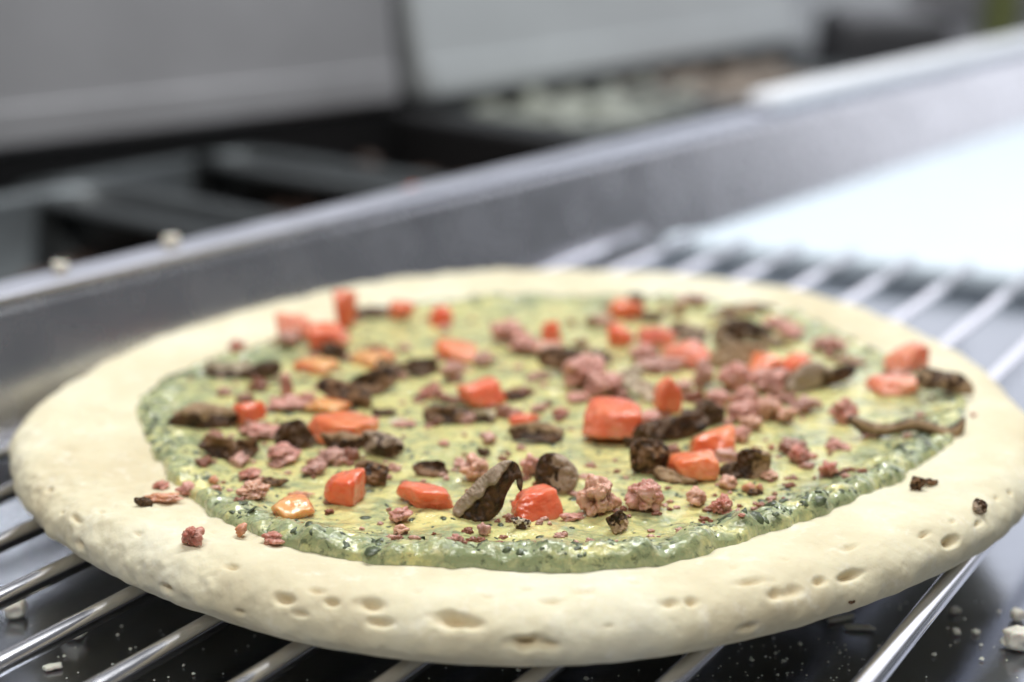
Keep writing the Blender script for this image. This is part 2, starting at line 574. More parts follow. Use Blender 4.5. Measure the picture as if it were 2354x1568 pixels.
# two cross wires below the bars, each on feet
oa, ob = OFFS[0][0], OFFS[-1][0]
for tt in (0.37, 0.47):
    bm = bmesh.new()
    zc = RACK_Z - 2 * ROD_R + 0.0004
    tube(bm, [RN * (oa + 0.16) + RD * tt + Z * zc, RN * (ob - 0.025) + RD * tt + Z * zc], ROD_R, 12)
    bm.transform(roff)
    bm_obj('cross_wire', bm, STEEL_ROD, rack, True)
    for of in (oa + 0.17, ob - 0.035):
        bm = bmesh.new()
        p = RN * of + RD * tt
        tube(bm, [p + Z * 0.0003, p + Z * (zc - ROD_R * 0.5)], 0.003, 12)
        bm.transform(roff)
        bm_obj('foot', bm, STEEL_ROD, rack, True)
tag(rack, 'shiny steel wire rack of parallel round bars under the pizza', 'wire rack')

# ------------------------------------------------------------------ the pizza
PC = Vector((0.007, 0.446, ZT))
bottom = [(60, 1205), (200, 1290), (330, 1365), (460, 1415), (660, 1475), (860, 1510), (1060, 1530), (1260, 1535), (1460, 1520), (1700, 1480), (1900, 1425), (2050, 1370), (2190, 1310)]
side = [(28, 1060), (40, 1000), (100, 920), (2350, 1195), (2385, 1090), (2372, 990)]
topo = [(180, 860), (300, 790), (450, 735), (650, 682), (900, 640), (1100, 620), (1250, 612), (1500, 622), (1750, 645), (1950, 690), (2100, 745), (2230, 805), (2320, 885)]
pts = [un(x, y, ZT + 0.004) for x, y in bottom] + [un(x, y, ZT + 0.009) for x, y in side] + [un(x, y, ZT + 0.0145) for x, y in topo]
th = np.array([math.atan2(p.y - PC.y, p.x - PC.x) for p in pts])
rr = np.array([math.hypot(p.x - PC.x, p.y - PC.y) for p in pts])

def fourier_fit(th, rr, K):
    A = np.column_stack([np.ones_like(th)] + [f(k * th) for k in range(1, K + 1) for f in (np.cos, np.sin)])
    reg = np.diag([0] + [0.02 * k ** 2 for k in range(1, K + 1) for _ in (0, 1)])
    c = np.linalg.solve(A.T @ A + reg, A.T @ rr)
    def ev(t):
        t = np.asarray(t)
        B = np.stack([np.ones_like(t)] + [f(k * t) for k in range(1, K + 1) for f in (np.cos, np.sin)], -1)
        return B @ c
    return ev
R_of = fourier_fit(th, rr, 5)

def grid_faces(nt, ns, closed=True):
    f = []
    a = np.arange(nt)
    b = (a + 1) % nt
    for j in range(ns - 1):
        f.append(np.stack([a + j * nt, b + j * nt, b + (j + 1) * nt, a + (j + 1) * nt], 1))
    return np.concatenate(f)

# angles, denser along the near edge
base_t = np.linspace(-math.pi, math.pi, 4001)
dens = 1 + 1.6 * np.exp(-((base_t + math.pi / 2) / 0.95) ** 2)
cum = np.concatenate([[0], np.cumsum((dens[1:] + dens[:-1]) / 2)]); cum /= cum[-1]
NT = 1500
T_ = np.interp(np.arange(NT) / NT, cum, base_t)
Rt = R_of(T_)
prof = []                                      # (inset from the outline, height) from underside to centre
for r in (0.13, 0.10, 0.07, 0.045, 0.03, 0.022):
    prof.append(('in', r, 0.0006))
for ph in np.linspace(-90, 90, 62):
    c_, s_ = math.cos(math.radians(ph)), math.sin(math.radians(ph))
    c_ = math.copysign(abs(c_) ** 0.85, c_)
    prof.append(('in', 0.0125 * (1 - c_), 0.0080 + 0.0078 * s_))
for r in np.concatenate([np.linspace(0.0135, 0.05, 48), np.linspace(0.055, 0.13, 16)]):
    prof.append(('in', r, 0.0158 - 0.0024 * (1 - math.exp(-((r - 0.0125) / 0.018) ** 2))))
rows = []
for _, ins, z in prof:
    rad = np.maximum(Rt - ins, 0.004)
    rows.append(np.stack([PC.x + rad * np.cos(T_), PC.y + rad * np.sin(T_), np.full(NT, PC.z + z)], 1))
V = np.concatenate(rows)
ns = len(prof)
F = grid_faces(NT, ns)

def grid_normals(V, nt, ns):
    G = V.reshape(ns, nt, 3)
    dt = np.roll(G, -1, 1) - np.roll(G, 1, 1)
    ds = np.gradient(G, axis=0)
    n = np.cross(dt, ds)
    return (n / (np.linalg.norm(n, axis=2, keepdims=True) + 1e-12)).reshape(-1, 3)
Nn = grid_normals(V, NT, ns)
lowmask = np.clip((V[:, 2] - PC.z - 0.0012) / 0.004, 0, 1)
disp = 0.0011 * fbm(V * 38, 3, 3) + 0.00035 * fbm(V * 150, 9, 3)
rough_side = np.clip((np.abs(np.arctan2(V[:, 1] - PC.y, V[:, 0] - PC.x) + 2.55) < 0.45), 0, 1) * 1.0
disp += 0.00045 * rough_side * fbm(V * 260, 21, 2)
V = V + Nn * (disp * lowmask)[:, None]
bvh0 = BVHTree.FromPolygons([tuple(v) for v in V], [tuple(f) for f in F])
Nn = grid_normals(V, NT, ns)
tone = np.zeros(len(V))
dimples = [(1723, 1335, 80, 16, 1), (1785, 1366, 45, 26, 1), (1822, 1358, 42, 24, .8), (1884, 1335, 36, 20, 1.1), (1958, 1323, 66, 22, 1.6), (1955, 1257, 50, 12, .9),
    (2124, 1229, 38, 14, 1.1), (2187, 1244, 42, 24, 1.6), (2250, 1203, 32, 13, 1), (2190, 1198, 24, 10, .7), (2291, 1145, 16, 12, .8), (2322, 1133, 14, 12, .8),
    (1590, 1383, 36, 22, 1), (1540, 1386, 44, 20, .9), (1720, 1441, 50, 18, .7), (1687, 1304, 28, 9, .6), (1802, 1285, 28, 8, .6), (853, 1390, 62, 28, 1.1),
    (874, 1431, 56, 20, 1), (1040, 1424, 80, 32, 1.4), (1085, 1434, 50, 22, .9), (1212, 1478, 76, 30, 1.7), (1268, 1484, 48, 22, .9), (1265, 1380, 52, 14, 1),
    (1336, 1358, 52, 12, .8), (1210, 1352, 28, 9, .6), (1462, 1337, 36, 9, .7), (654, 1378, 56, 28, 1.1), (727, 1357, 42, 14, .9), (762, 1385, 36, 20, 1),
    (550, 1408, 30, 12, .7), (689, 1411, 40, 14, .8), (530, 1302, 44, 14, 1.1), (381, 1353, 36, 20, 1.1), (180, 1252, 28, 18, 1), (172, 1191, 42, 16, 1),
    (113, 1126, 20, 18, .9), (316, 1226, 26, 12, .8), (232, 1175, 24, 12, .7), (142, 1178, 16, 12, .7), (490, 1221, 26, 8, .5), (454, 1194, 24, 8, .5),
    (1120, 1372, 30, 9, .5), (1400, 1440, 30, 9, .5), (960, 1360, 26, 8, .4)]
for (x, y, w, h, dp) in dimples:
    hit, nor, idx, dist = bvh0.ray_cast(CAM, ray(x, y))
    if hit is None:
        continue
    s = scale_at(hit)
    d = ray(x, y)
    nor = nor if nor.dot(d) < 0 else -nor
    e1 = Vector((-(hit.y - PC.y), hit.x - PC.x, 0)).normalized()
    e2 = nor.cross(e1).normalized()
    fs = max(math.sqrt(max(1 - (e2.dot(d)) ** 2, 0)), 0.35)
    a, b = 0.47 * w / s, 0.42 * h / s / fs
    D = V - np.array(hit)
    near = np.nonzero(np.sum(D * D, 1) < (3.2 * max(a, b)) ** 2)[0]
    q1, q2 = D[near] @ np.array(e1), D[near] @ np.array(e2)
    wob = 1 + 0.22 * npnoise(V[near] * 420, 31)
    q = np.sqrt((q1 / a) ** 2 + (q2 / b) ** 2) * wob
    depth = min(0.0030, 0.75 * b + 0.0008) * dp * 1.15
    g = np.exp(-np.abs(q) ** 1.8) - 0.06 * np.exp(-((q - 1.6) / 0.4) ** 2)
    V[near] += np.array(-nor) * (depth * g)[:, None]
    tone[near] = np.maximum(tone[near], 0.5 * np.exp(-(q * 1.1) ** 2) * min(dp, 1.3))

pizza = empty('pizza', PC)
loc = np.array(PC)
nlast = (ns - 1) * NT
Vc = np.vstack([V, [[PC.x, PC.y, PC.z + 0.0134]], [[PC.x, PC.y, PC.z + 0.0006]]])
Fl = [tuple(f) for f in F] + [(nlast + i, nlast + (i + 1) % NT, len(V)) for i in range(NT)] + [((i + 1) % NT, i, len(V) + 1) for i in range(NT)]
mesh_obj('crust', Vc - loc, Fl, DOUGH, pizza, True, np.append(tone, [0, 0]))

# pesto cream
so = [(315, 930), (322, 990), (375, 1055), (400, 1100), (455, 1150), (500, 1190), (560, 1215), (610, 1245), (750, 1283), (850, 1297), (1000, 1302), (1130, 1302), (1300, 1310), (1480, 1303), (1600, 1282), (1750, 1228), (1900, 1180), (2050, 1110), (2120, 1070), (2208, 1000), (2218, 930), (2165, 880), (2075, 838), (1965, 785), (1850, 735), (1700, 702), (1500, 682), (1300, 677), (1100, 682), (900, 705), (720, 750), (610, 790), (450, 838), (355, 888)]
sp = [un(x, y, ZT + 0.0150) for x, y in so]
sth = np.array([math.atan2(p.y - PC.y, p.x - PC.x) for p in sp])
srr = np.array([math.hypot(p.x - PC.x, p.y - PC.y) for p in sp])
o_ = np.argsort(sth); sth, srr = sth[o_], srr[o_]
NS_T = 1300
Ts = np.interp(np.arange(NS_T) / NS_T, cum, base_t)
S_r = np.interp(Ts, np.concatenate([sth - 2 * math.pi, sth, sth + 2 * math.pi]), np.tile(srr, 3))
ker = np.hanning(31); ker /= ker.sum()
S_r = np.convolve(np.concatenate([S_r[-40:], S_r, S_r[:40]]), ker, 'same')[40:-40]
circ = np.stack([np.cos(Ts), np.sin(Ts), np.zeros(NS_T)], 1)
S_r = S_r + 0.0014 * fbm(circ * 9, 5, 3) + 0.0006 * fbm(circ * 30, 6, 2)
# height of the squeezed-out rim: highest along the near right edge
rimh = 0.0020 + 0.0024 * np.exp(-((Ts + 0.95) / 0.55) ** 2) + 0.0016 * np.exp(-((Ts + 1.95) / 0.30) ** 2) + 0.0010 * np.exp(-((Ts + 1.5) / 0.35) ** 2)
rimh *= 1 + 0.35 * fbm(circ * 14, 8, 3)
crust_bvh = BVHTree.FromPolygons([tuple(v) for v in Vc], Fl)
top_z = lambda ins: PC.z + 0.0158 - 0.0024 * (1 - np.exp(-((ins - 0.0125) / 0.018) ** 2))
ins_list = np.concatenate([[0.0], np.linspace(0.0004, 0.012, 30), np.linspace(0.0125, 0.07, 70), np.linspace(0.072, 0.125, 20)])
rows, tn = [], []
for ins in ins_list:
    rad = np.maximum(S_r - ins, 0.003)
    xy = np.stack([PC.x + rad * np.cos(Ts), PC.y + rad * np.sin(Ts), np.zeros(NS_T)], 1)
    edge = np.sqrt(np.clip(1 - np.clip(1 - ins / 0.0042, 0, 1) ** 2, 0, 1))          # round shoulder
    fall = np.exp(-(np.maximum(ins - 0.0042, 0) / 0.0065) ** 2)
    body = 0.0012
    hh = (body + (rimh - body) * fall) * edge
    lum = 0.0010 * fbm(xy * 120, 12, 3) + 0.0009 * fbm(xy * np.array([240, 340, 1]), 14, 3)
    lum *= (0.38 + 0.62 * fall) * edge
    bz = top_z(np.maximum(Rt.mean() - rad, 0.0125)) + 0.0003
    xy[:, 2] = bz + hh + lum - 0.0012 * (ins == 0.0)
    rows.append(xy)
    streak = 0.5 + 0.5 * fbm(xy * 26, 17, 3)
    tn.append(np.clip(np.exp(-(ins / (0.012 + 0.010 * (np.abs(np.abs(Ts) - 2.9) < 0.5) + 0.004 * (Ts < 0))) ** 2) * (0.70 + 0.5 * (rimh > 0.0022)) + 0.35 * (streak - 0.5) + (0.25 if ins < 0.02 else 0) * streak, 0, 1))
Vs = np.concatenate(rows)
nsr = len(ins_list)
Fs = [tuple(f) for f in grid_faces(NS_T, nsr)]
cz = Vs[(nsr - 1) * NS_T:, 2].mean()
Vs = np.vstack([Vs, [[PC.x, PC.y, cz]]])
Fs += [((nsr - 1) * NS_T + i, (nsr - 1) * NS_T + (i + 1) % NS_T, len(Vs) - 1) for i in range(NS_T)]
mesh_obj('pesto_sauce', Vs - loc, Fs, SAUCE, pizza, True, np.append(np.concatenate(tn), 0.2))
sauce_bvh = BVHTree.FromPolygons([tuple(v) for v in Vs], Fs)

def cast(x, y):
    d = ray(x, y)
    best = None
    for b in (crust_bvh, sauce_bvh):
        h = b.ray_cast(CAM, d)
        if h[0] is not None and (best is None or h[3] < best[3]):
            best = h
    return best

def drop(x, y):
    """surface point straight below (x, y)"""
    best = None
    for b in (crust_bvh, sauce_bvh):
        h = b.ray_cast(Vector((x, y, 0.3)), Vector((0, 0, -1)))
        if h[0] is not None and (best is None or h[0].z > best[0].z):
            best = h
    return best

# chopped herbs in the sauce, too many to count
rs = np.random.RandomState(4)
fv, ff = [], []
sr_of = lambda a: np.interp(a, Ts, S_r)
made = 0
while made < 1700:
    a = rs.uniform(-math.pi, math.pi)
    edge_pref = rs.rand() < 0.42
    R = sr_of(a)
    r = R - abs(rs.normal(0.004, 0.005)) - 0.001 if edge_pref else R * math.sqrt(rs.rand()) * 0.97
    if r < 0.002:
        continue
    x, y = PC.x + r * math.cos(a), PC.y + r * math.sin(a)
    h = drop(x, y)
    if h is None:
        continue
    n = h[1] if h[1].z > 0 else -h[1]
    size = rs.choice([0.0005, 0.0009, 0.0015, 0.0023], p=[.42, .33, .18, .07])
    q = n.to_track_quat('Z', 'Y').to_matrix() @ Matrix.Rotation(rs.uniform(0, 6.3), 3, 'Z') @ Matrix.Rotation(rs.normal(0, 0.25), 3, 'X')
    b0 = len(fv)
    k = 6
    asp = rs.uniform(0.35, 0.9)
    ring = []
    for i in range(k):
        t = 2 * math.pi * i / k
        rad = size * rs.uniform(0.7, 1.15)
        ring.append(Vector((rad * math.cos(t), rad * asp * math.sin(t), 0.0)))
    for v in ring:
        fv.append(h[0] + q @ (v - Vector((0, 0, 0.0003))) - PC)
    for v in ring:
        fv.append(h[0] + q @ (v * 0.8 + Vector((0, 0, 0.00006 + size * 0.05))) - PC)
    fv.append(h[0] + q @ Vector((0, 0, 0.00010 + size * 0.08)) - PC)
    for i in range(k):
        j = (i + 1) % k
        ff.append((b0 + i, b0 + j, b0 + k + j, b0 + k + i))
        ff.append((b0 + k + i, b0 + k + j, b0 + 2 * k))
    made += 1
hb = mesh_obj('herb_flecks', fv, ff, HERB, pizza, True)
hb['kind'] = 'stuff'
tag(pizza, 'round pale unbaked pizza with green pesto cream on the wire rack', 'pizza')

# ------------------------------------------------------------------ the toppings
def place(o, hit, yaw=0.0, sink=0.0):
    o.location = hit - Vector((0, 0, sink))
    o.rotation_euler = (0, 0, yaw)

def sizes(cx, cy, w, h):
    k = 1.07 + 0.22 * min(max((1080 - cy) / 160, 0), 1)
    w, h = w * k, h * (k + 0.10)
    e = math.asin(-ray(cx, cy).z)
    hb = cast(cx, cy) or (un(cx, cy, ZT + 0.015),)
    s = scale_at(hb[0])
    wm = w / s
    ap = h / s
    dm = min(wm * 0.9, ap / math.sin(e) * 0.55)
    hm = max((ap - dm * math.sin(e) * 0.75) / math.cos(e), 0.45 * ap)
    # the middle of the footprint lies half a depth behind the lowest visible edge
    hb = cast(cx, cy + h / 2 - 0.42 * dm * math.sin(e) * s) or hb
    return hb[0], wm, dm, hm

GR = {}
def tomato(cx, cy, w, h, label, col='red', yaw=None, seed=0, taper=0.0):
    p, wm, dm, hm = sizes(cx, cy, w, h)
    r = random.Random(seed * 7 + 3)
    g = np.random.RandomState(seed * 7 + 3)
    bm = bmesh.new()
    bmesh.ops.create_icosphere(bm, subdivisions=5 if w > 60 else 4, radius=1.0)
    P = np.array([v.co for v in bm.verts])
    planes = [((1, 0, 0), 1), ((-1, 0, 0), 1), ((0, 1, 0), 1), ((0, -1, 0), 1), ((0, 0, 1), 1), ((0, 0, -1), 0.8)]
    for _ in range(3):
        q = g.normal(size=3); q[2] = abs(q[2]) * 0.8
        planes.append((q / np.linalg.norm(q), g.uniform(0.80, 1.15)))
    acc = 0
    for q, d in planes:
        q = np.array(q, float) + g.normal(0, 0.17, 3)
        q /= np.linalg.norm(q)
        acc = acc + np.maximum(P @ q / (d * g.uniform(0.88, 1.08)), 0) ** 10
    rad = np.minimum(acc ** (-1 / 10), 1.55)
    qd = g.normal(size=3); qd[2] = abs(qd[2]) + 0.4; qd /= np.linalg.norm(qd)
    rad = rad - g.uniform(0.1, 0.38) * np.exp(-(np.arccos(np.clip(P @ qd, -1, 1)) / 0.42) ** 2)
    skin = np.array([g.normal(), g.normal(), -0.5]); skin /= np.linalg.norm(skin)
    dirs = P.copy()
    rad = rad + 0.06 * fbm(P * 2.4, seed, 3) + 0.018 * fbm(P * 8, seed + 9, 2)
    P = P * rad[:, None]
    P = P / np.abs(P).max(0)
    P = P * np.array([wm * 0.47, dm * 0.45, hm * 0.49])
    P[:, 2] -= P[:, 2].min()
    for v, c in zip(bm.verts, P):
        v.co = c
    o = bm_obj('tomato_dice', bm, TOMATO, None, True)
    tone = np.clip(0.45 + 0.75 * (dirs @ skin) + 0.4 * npnoise(P * 150, seed + 2), 0, 1)
    at = o.data.attributes.new('tone', 'FLOAT', 'POINT')
    at.data.foreach_set('value', tone.astype(np.float32))
    o.color = (*{'red': (0.78, 0.185, 0.085), 'orange': (0.80, 0.235, 0.085), 'salmon': (0.82, 0.32, 0.20), 'yellow': (0.78, 0.40, 0.15), 'pink': (0.80, 0.22, 0.15)}[col], 1)
    place(o, p, r.uniform(-0.6, 0.6) if yaw is None else yaw, hm * 0.06)
    tag(o, label, 'tomato', 'diced tomato on the pizza')
    return o

SC = {'pink': (0.60, 0.26, 0.21), 'red': (0.47, 0.13, 0.085), 'tan': (0.70, 0.39, 0.25), 'mauve': (0.45, 0.25, 0.205), 'orange': (0.66, 0.27, 0.11)}
def sausage(cx, cy, w, h, label, col='pink', seed=0, group=None, level=None):
    p, wm, dm, hm = sizes(cx, cy, w, h)
    r = np.random.RandomState(seed + 100)
    lvl = level or (5 if w > 60 else 4 if w > 34 else 3)
    bm = bmesh.new()
    bmesh.ops.create_icosphere(bm, subdivisions=lvl, radius=1.0)
    P = np.array([v.co for v in bm.verts])
    rad = np.full(len(P), 0.66)
    for i in range(9 + 6 * (lvl > 3)):
        c = r.normal(size=3); c /= np.linalg.norm(c)
        a = np.arccos(np.clip(P @ c, -1, 1))
        wd = r.uniform(0.28, 0.60)
        rad = np.maximum(rad, 0.66 + r.uniform(0.05, 0.36) * np.clip(1 - (a / wd) ** 2, 0, 1) ** 0.7)
    rad += 0.17 * fbm(P * 1.6, seed, 2) - 0.13 * np.abs(fbm(P * 3.4, seed + 2, 2)) + 0.06 * fbm(P * 8.0, seed + 4, 3)
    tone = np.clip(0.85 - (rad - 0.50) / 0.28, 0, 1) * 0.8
    P = P * rad[:, None]
    P = P / np.abs(P).max(0) * np.array([wm * 0.52, dm * 0.5, hm * 0.53])
    P[:, 2] -= P[:, 2].min()
    for v, c in zip(bm.verts, P):
        v.co = c
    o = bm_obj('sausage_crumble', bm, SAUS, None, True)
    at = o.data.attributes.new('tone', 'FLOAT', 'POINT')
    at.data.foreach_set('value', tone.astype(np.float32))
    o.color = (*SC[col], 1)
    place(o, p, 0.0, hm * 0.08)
    tag(o, label, 'sausage', group or 'sausage crumbles on the pizza')
    return o

def catmull(pts, n=6):
    out, m = [], len(pts)
    P = [np.array(p, float) for p in pts]
    for i in range(m):
        a, b, c, d = P[i - 1], P[i], P[(i + 1) % m], P[(i + 2) % m]
        for t in np.arange(n) / n:
            out.append(0.5 * ((2 * b) + (-a + c) * t + (2 * a - 5 * b + 4 * c - d) * t * t + (-a + 3 * b - 3 * c + d) * t ** 3))
    return np.array(out)

MC = {'tan': (0.40, 0.265, 0.145), 'grey': (0.42, 0.32, 0.23), 'pale': (0.70, 0.60, 0.45), 'brown': (0.22, 0.115, 0.05), 'dark': (0.10, 0.055, 0.025)}
def slab(outline, thick, seed, tone_fn, bend=0.0, bend2=0.0, rough=0.10, step=None, res=30):
    """a slice with rounded rim: outline in metres (x, z), thickness along y"""
    ol = catmull(outline, 5)
    w = np.ptp(ol[:, 0]); hgt = np.ptp(ol[:, 1])
    step = step or max(w, hgt) / res
    ins = []
    from_pts = ol
    gx, gz = np.meshgrid(np.arange(ol[:, 0].min(), ol[:, 0].max(), step), np.arange(ol[:, 1].min(), ol[:, 1].max(), step * 0.87))
    gx = gx + (np.arange(gx.shape[0]) % 2)[:, None] * step / 2
    g = np.stack([gx.ravel(), gz.ravel()], 1)
    a, b = ol, np.roll(ol, -1, 0)
    cross = ((a[None, :, 1] > g[:, None, 1]) != (b[None, :, 1] > g[:, None, 1])) & (g[:, None, 0] < (b[None, :, 0] - a[None, :, 0]) * (g[:, None, 1] - a[None, :, 1]) / (b[None, :, 1] - a[None, :, 1] + 1e-15) + a[None, :, 0])
    inside = cross.sum(1) % 2 == 1
    dist = np.sqrt(((g[:, None] - ol[None]) ** 2).sum(2)).min(1)
    g = g[inside & (dist > step * 0.4)]
    co = np.concatenate([ol, g])
    m = len(ol)
    res = geometry.delaunay_2d_cdt([Vector(c) for c in co], [], [list(range(m))], 1, 1e-7)
    vc, faces = np.array([tuple(v) for v in res[0]]), res[2]
    dist = np.sqrt(((vc[:, None] - ol[None]) ** 2).sum(2)).min(1)
    rim = np.sqrt(np.clip(1 - (1 - np.clip(dist / (thick * 0.5), 0, 1)) ** 2, 0, 1))
    n2 = np.stack([vc[:, 0], vc[:, 1], np.zeros(len(vc))], 1) / max(w, hgt)
    low = fbm(n2 * 3.2, seed, 3)
    fine = fbm(n2 * 9.0, seed + 5, 3)
    xn = (vc[:, 0] - ol[:, 0].mean()) / w * 2
    zn = (vc[:, 1] - ol[:, 1].mean()) / hgt * 2
    mid = bend * (xn ** 2 - 0.4) + bend2 * zn ** 2 + low * thick * rough * 4
    half = thick * 0.5 * rim
    tfr = tone_fn(xn, zn, dist / thick, fine, True)
    ft = np.stack([vc[:, 0], mid - half * (1 + 0.25 * fine - 0.5 * tfr * (np.ptp(tfr) > 0.5)), vc[:, 1]], 1)
    bk_ = np.stack([vc[:, 0], mid + half * (1 + 0.25 * fbm(n2 * 7, seed + 8, 2)), vc[:, 1]], 1)
    VV = np.concatenate([ft, bk_])
    k = len(vc)
    FF = [tuple(f) for f in faces] + [tuple(i + k for i in f[::-1]) for f in faces]
    tone = np.concatenate([tone_fn(xn, zn, dist / thick, fine, True), tone_fn(xn, zn, dist / thick, fine, False)])
    bm = bmesh.new()
    vs_ = [bm.verts.new(c) for c in VV]
    for f in FF:
        try:
            bm.faces.new([vs_[i] for i in f])
        except ValueError:
            pass
    lay = bm.verts.layers.float.new('tone')
    for v, t in zip(bm.verts, tone):
        v[lay] = float(t)
    bmesh.ops.remove_doubles(bm, verts=bm.verts, dist=1e-6)
    bmesh.ops.recalc_face_normals(bm, faces=bm.faces)
    return bm

def t_edge_dark(x, z, d, f, front):      # pale faces, dark skin along the rim
    return np.clip(1.1 - d * 2.2 + 0.3 * f, 0, 1)
def t_dark(x, z, d, f, front):
    return np.clip(0.60 + 0.85 * f, 0, 1)
def t_pale(x, z, d, f, front):
    return np.clip(0.05 + 0.4 * f, 0, 1)
def t_half(x, z, d, f, front):           # one end dark, other end pale
    return np.clip(0.5 + 1.2 * x + 0.5 * f, 0, 1)
def t_half_l(x, z, d, f, front):
    return np.clip(0.5 - 1.2 * x + 0.5 * f, 0, 1)
def t_under(x, z, d, f, front):          # dark below, tan along the upper rim
    return np.clip(0.62 - 1.1 * z + 0.5 * f, 0, 1)
def t_over(x, z, d, f, front):
    return np.clip(0.55 + 1.1 * z + 0.5 * f, 0, 1)
def t_mix(x, z, d, f, front):
    return np.clip(0.5 + 1.3 * f, 0, 1)
TF = dict(edge=t_edge_dark, dark=t_dark, pale=t_pale, half=t_half, halfl=t_half_l, under=t_under, over=t_over, mix=t_mix)

def finish_mush(o, col, label):
    o.color = (*MC[col], 1)
    tag(o, label, 'mushroom', 'cooked mushroom pieces on the pizza')
    return o

def mushroom(cx, cy, w, h, label, col='tan', tf='edge', seed=0, lean=0.5, yaw=0.0, roll=0.0, thick=0.20):
    """an irregular curled slice; lean 0 stands upright, about 1.4 lies flat"""
    p, wm, dm, hm = sizes(cx, cy, w, h)
    r = random.Random(seed * 13 + 1)
    s = scale_at(p)
    ap = h / s
    e = math.asin(-ray(cx, cy).z)
    th = thick * min(wm, ap) + 0.0008
    face = max(ap * 1.12 - th * 0.5, 0.5 * ap) / max(math.cos(e) * math.cos(lean) + math.sin(e) * math.sin(lean), 0.4)
    face = min(face, wm * 1.8)
    k = 11
    out = []
    for i in range(k):
        a = 2 * math.pi * i / k
        q = r.uniform(0.80, 1.14)
        out.append((math.copysign(abs(math.cos(a)) ** 0.8, math.cos(a)) * wm * 0.5 * q, math.copysign(abs(math.sin(a)) ** 0.8, math.sin(a)) * face * 0.5 * q))
    bm = slab(out, th, seed, TF[tf], bend=r.uniform(-0.16, 0.16) * wm, bend2=r.uniform(-0.18, 0.18) * face, rough=0.14)
    bm.transform(Matrix.Rotation(yaw, 4, 'Z') @ Matrix.Rotation(-lean, 4, 'X') @ Matrix.Rotation(roll, 4, 'Y'))
    zmin = min(v.co.z for v in bm.verts)
    bm.transform(Matrix.Translation((0, 0, -zmin)))
    o = bm_obj('mushroom_slice', bm, MUSH, None, True)
    place(o, p, 0.0, th * 0.18)
    return finish_mush(o, col, label)

def mushroom_traced(px, base, thick, label, col, tf, seed, yaw=0.0, lean=0.0, bend=0.0, fn=None, rough=0.08):
    """a slice whose silhouette was read from the photograph, standing at the point it touches"""
    h = cast(*base)[0]
    nrm = Matrix.Rotation(yaw, 3, 'Z') @ Vector((0, -1, 0))
    nrm = (nrm * math.cos(lean) + Z * math.sin(lean)).normalized()
    ex = Vector((0, 0, 1)).cross(-nrm).normalized() * -1
    ex = Vector((-nrm.y, nrm.x, 0)).normalized()
    ez = nrm.cross(ex).normalized()
    if ez.z < 0:
        ez = -ez
    out = []
    for x, y in px:
        d = ray(x, y)
        t = (h - CAM).dot(nrm) / d.dot(nrm)
        q = CAM + d * t - h
        out.append((q.dot(ex), q.dot(ez)))
    bm = slab(out, thick, seed, fn or TF[tf], bend=bend, rough=rough, res=52)
    M3 = Matrix((ex, -nrm, ez)).transposed().to_4x4()
    bm.transform(M3)
    zmin = min(v.co.z for v in bm.verts)
    o = bm_obj('mushroom_slice', bm, MUSH, None, True)
    o.location = h + Vector((0, 0, -0.0006 - min(zmin, 0) * 0.6 - max(zmin, 0)))
    return finish_mush(o, col, label)

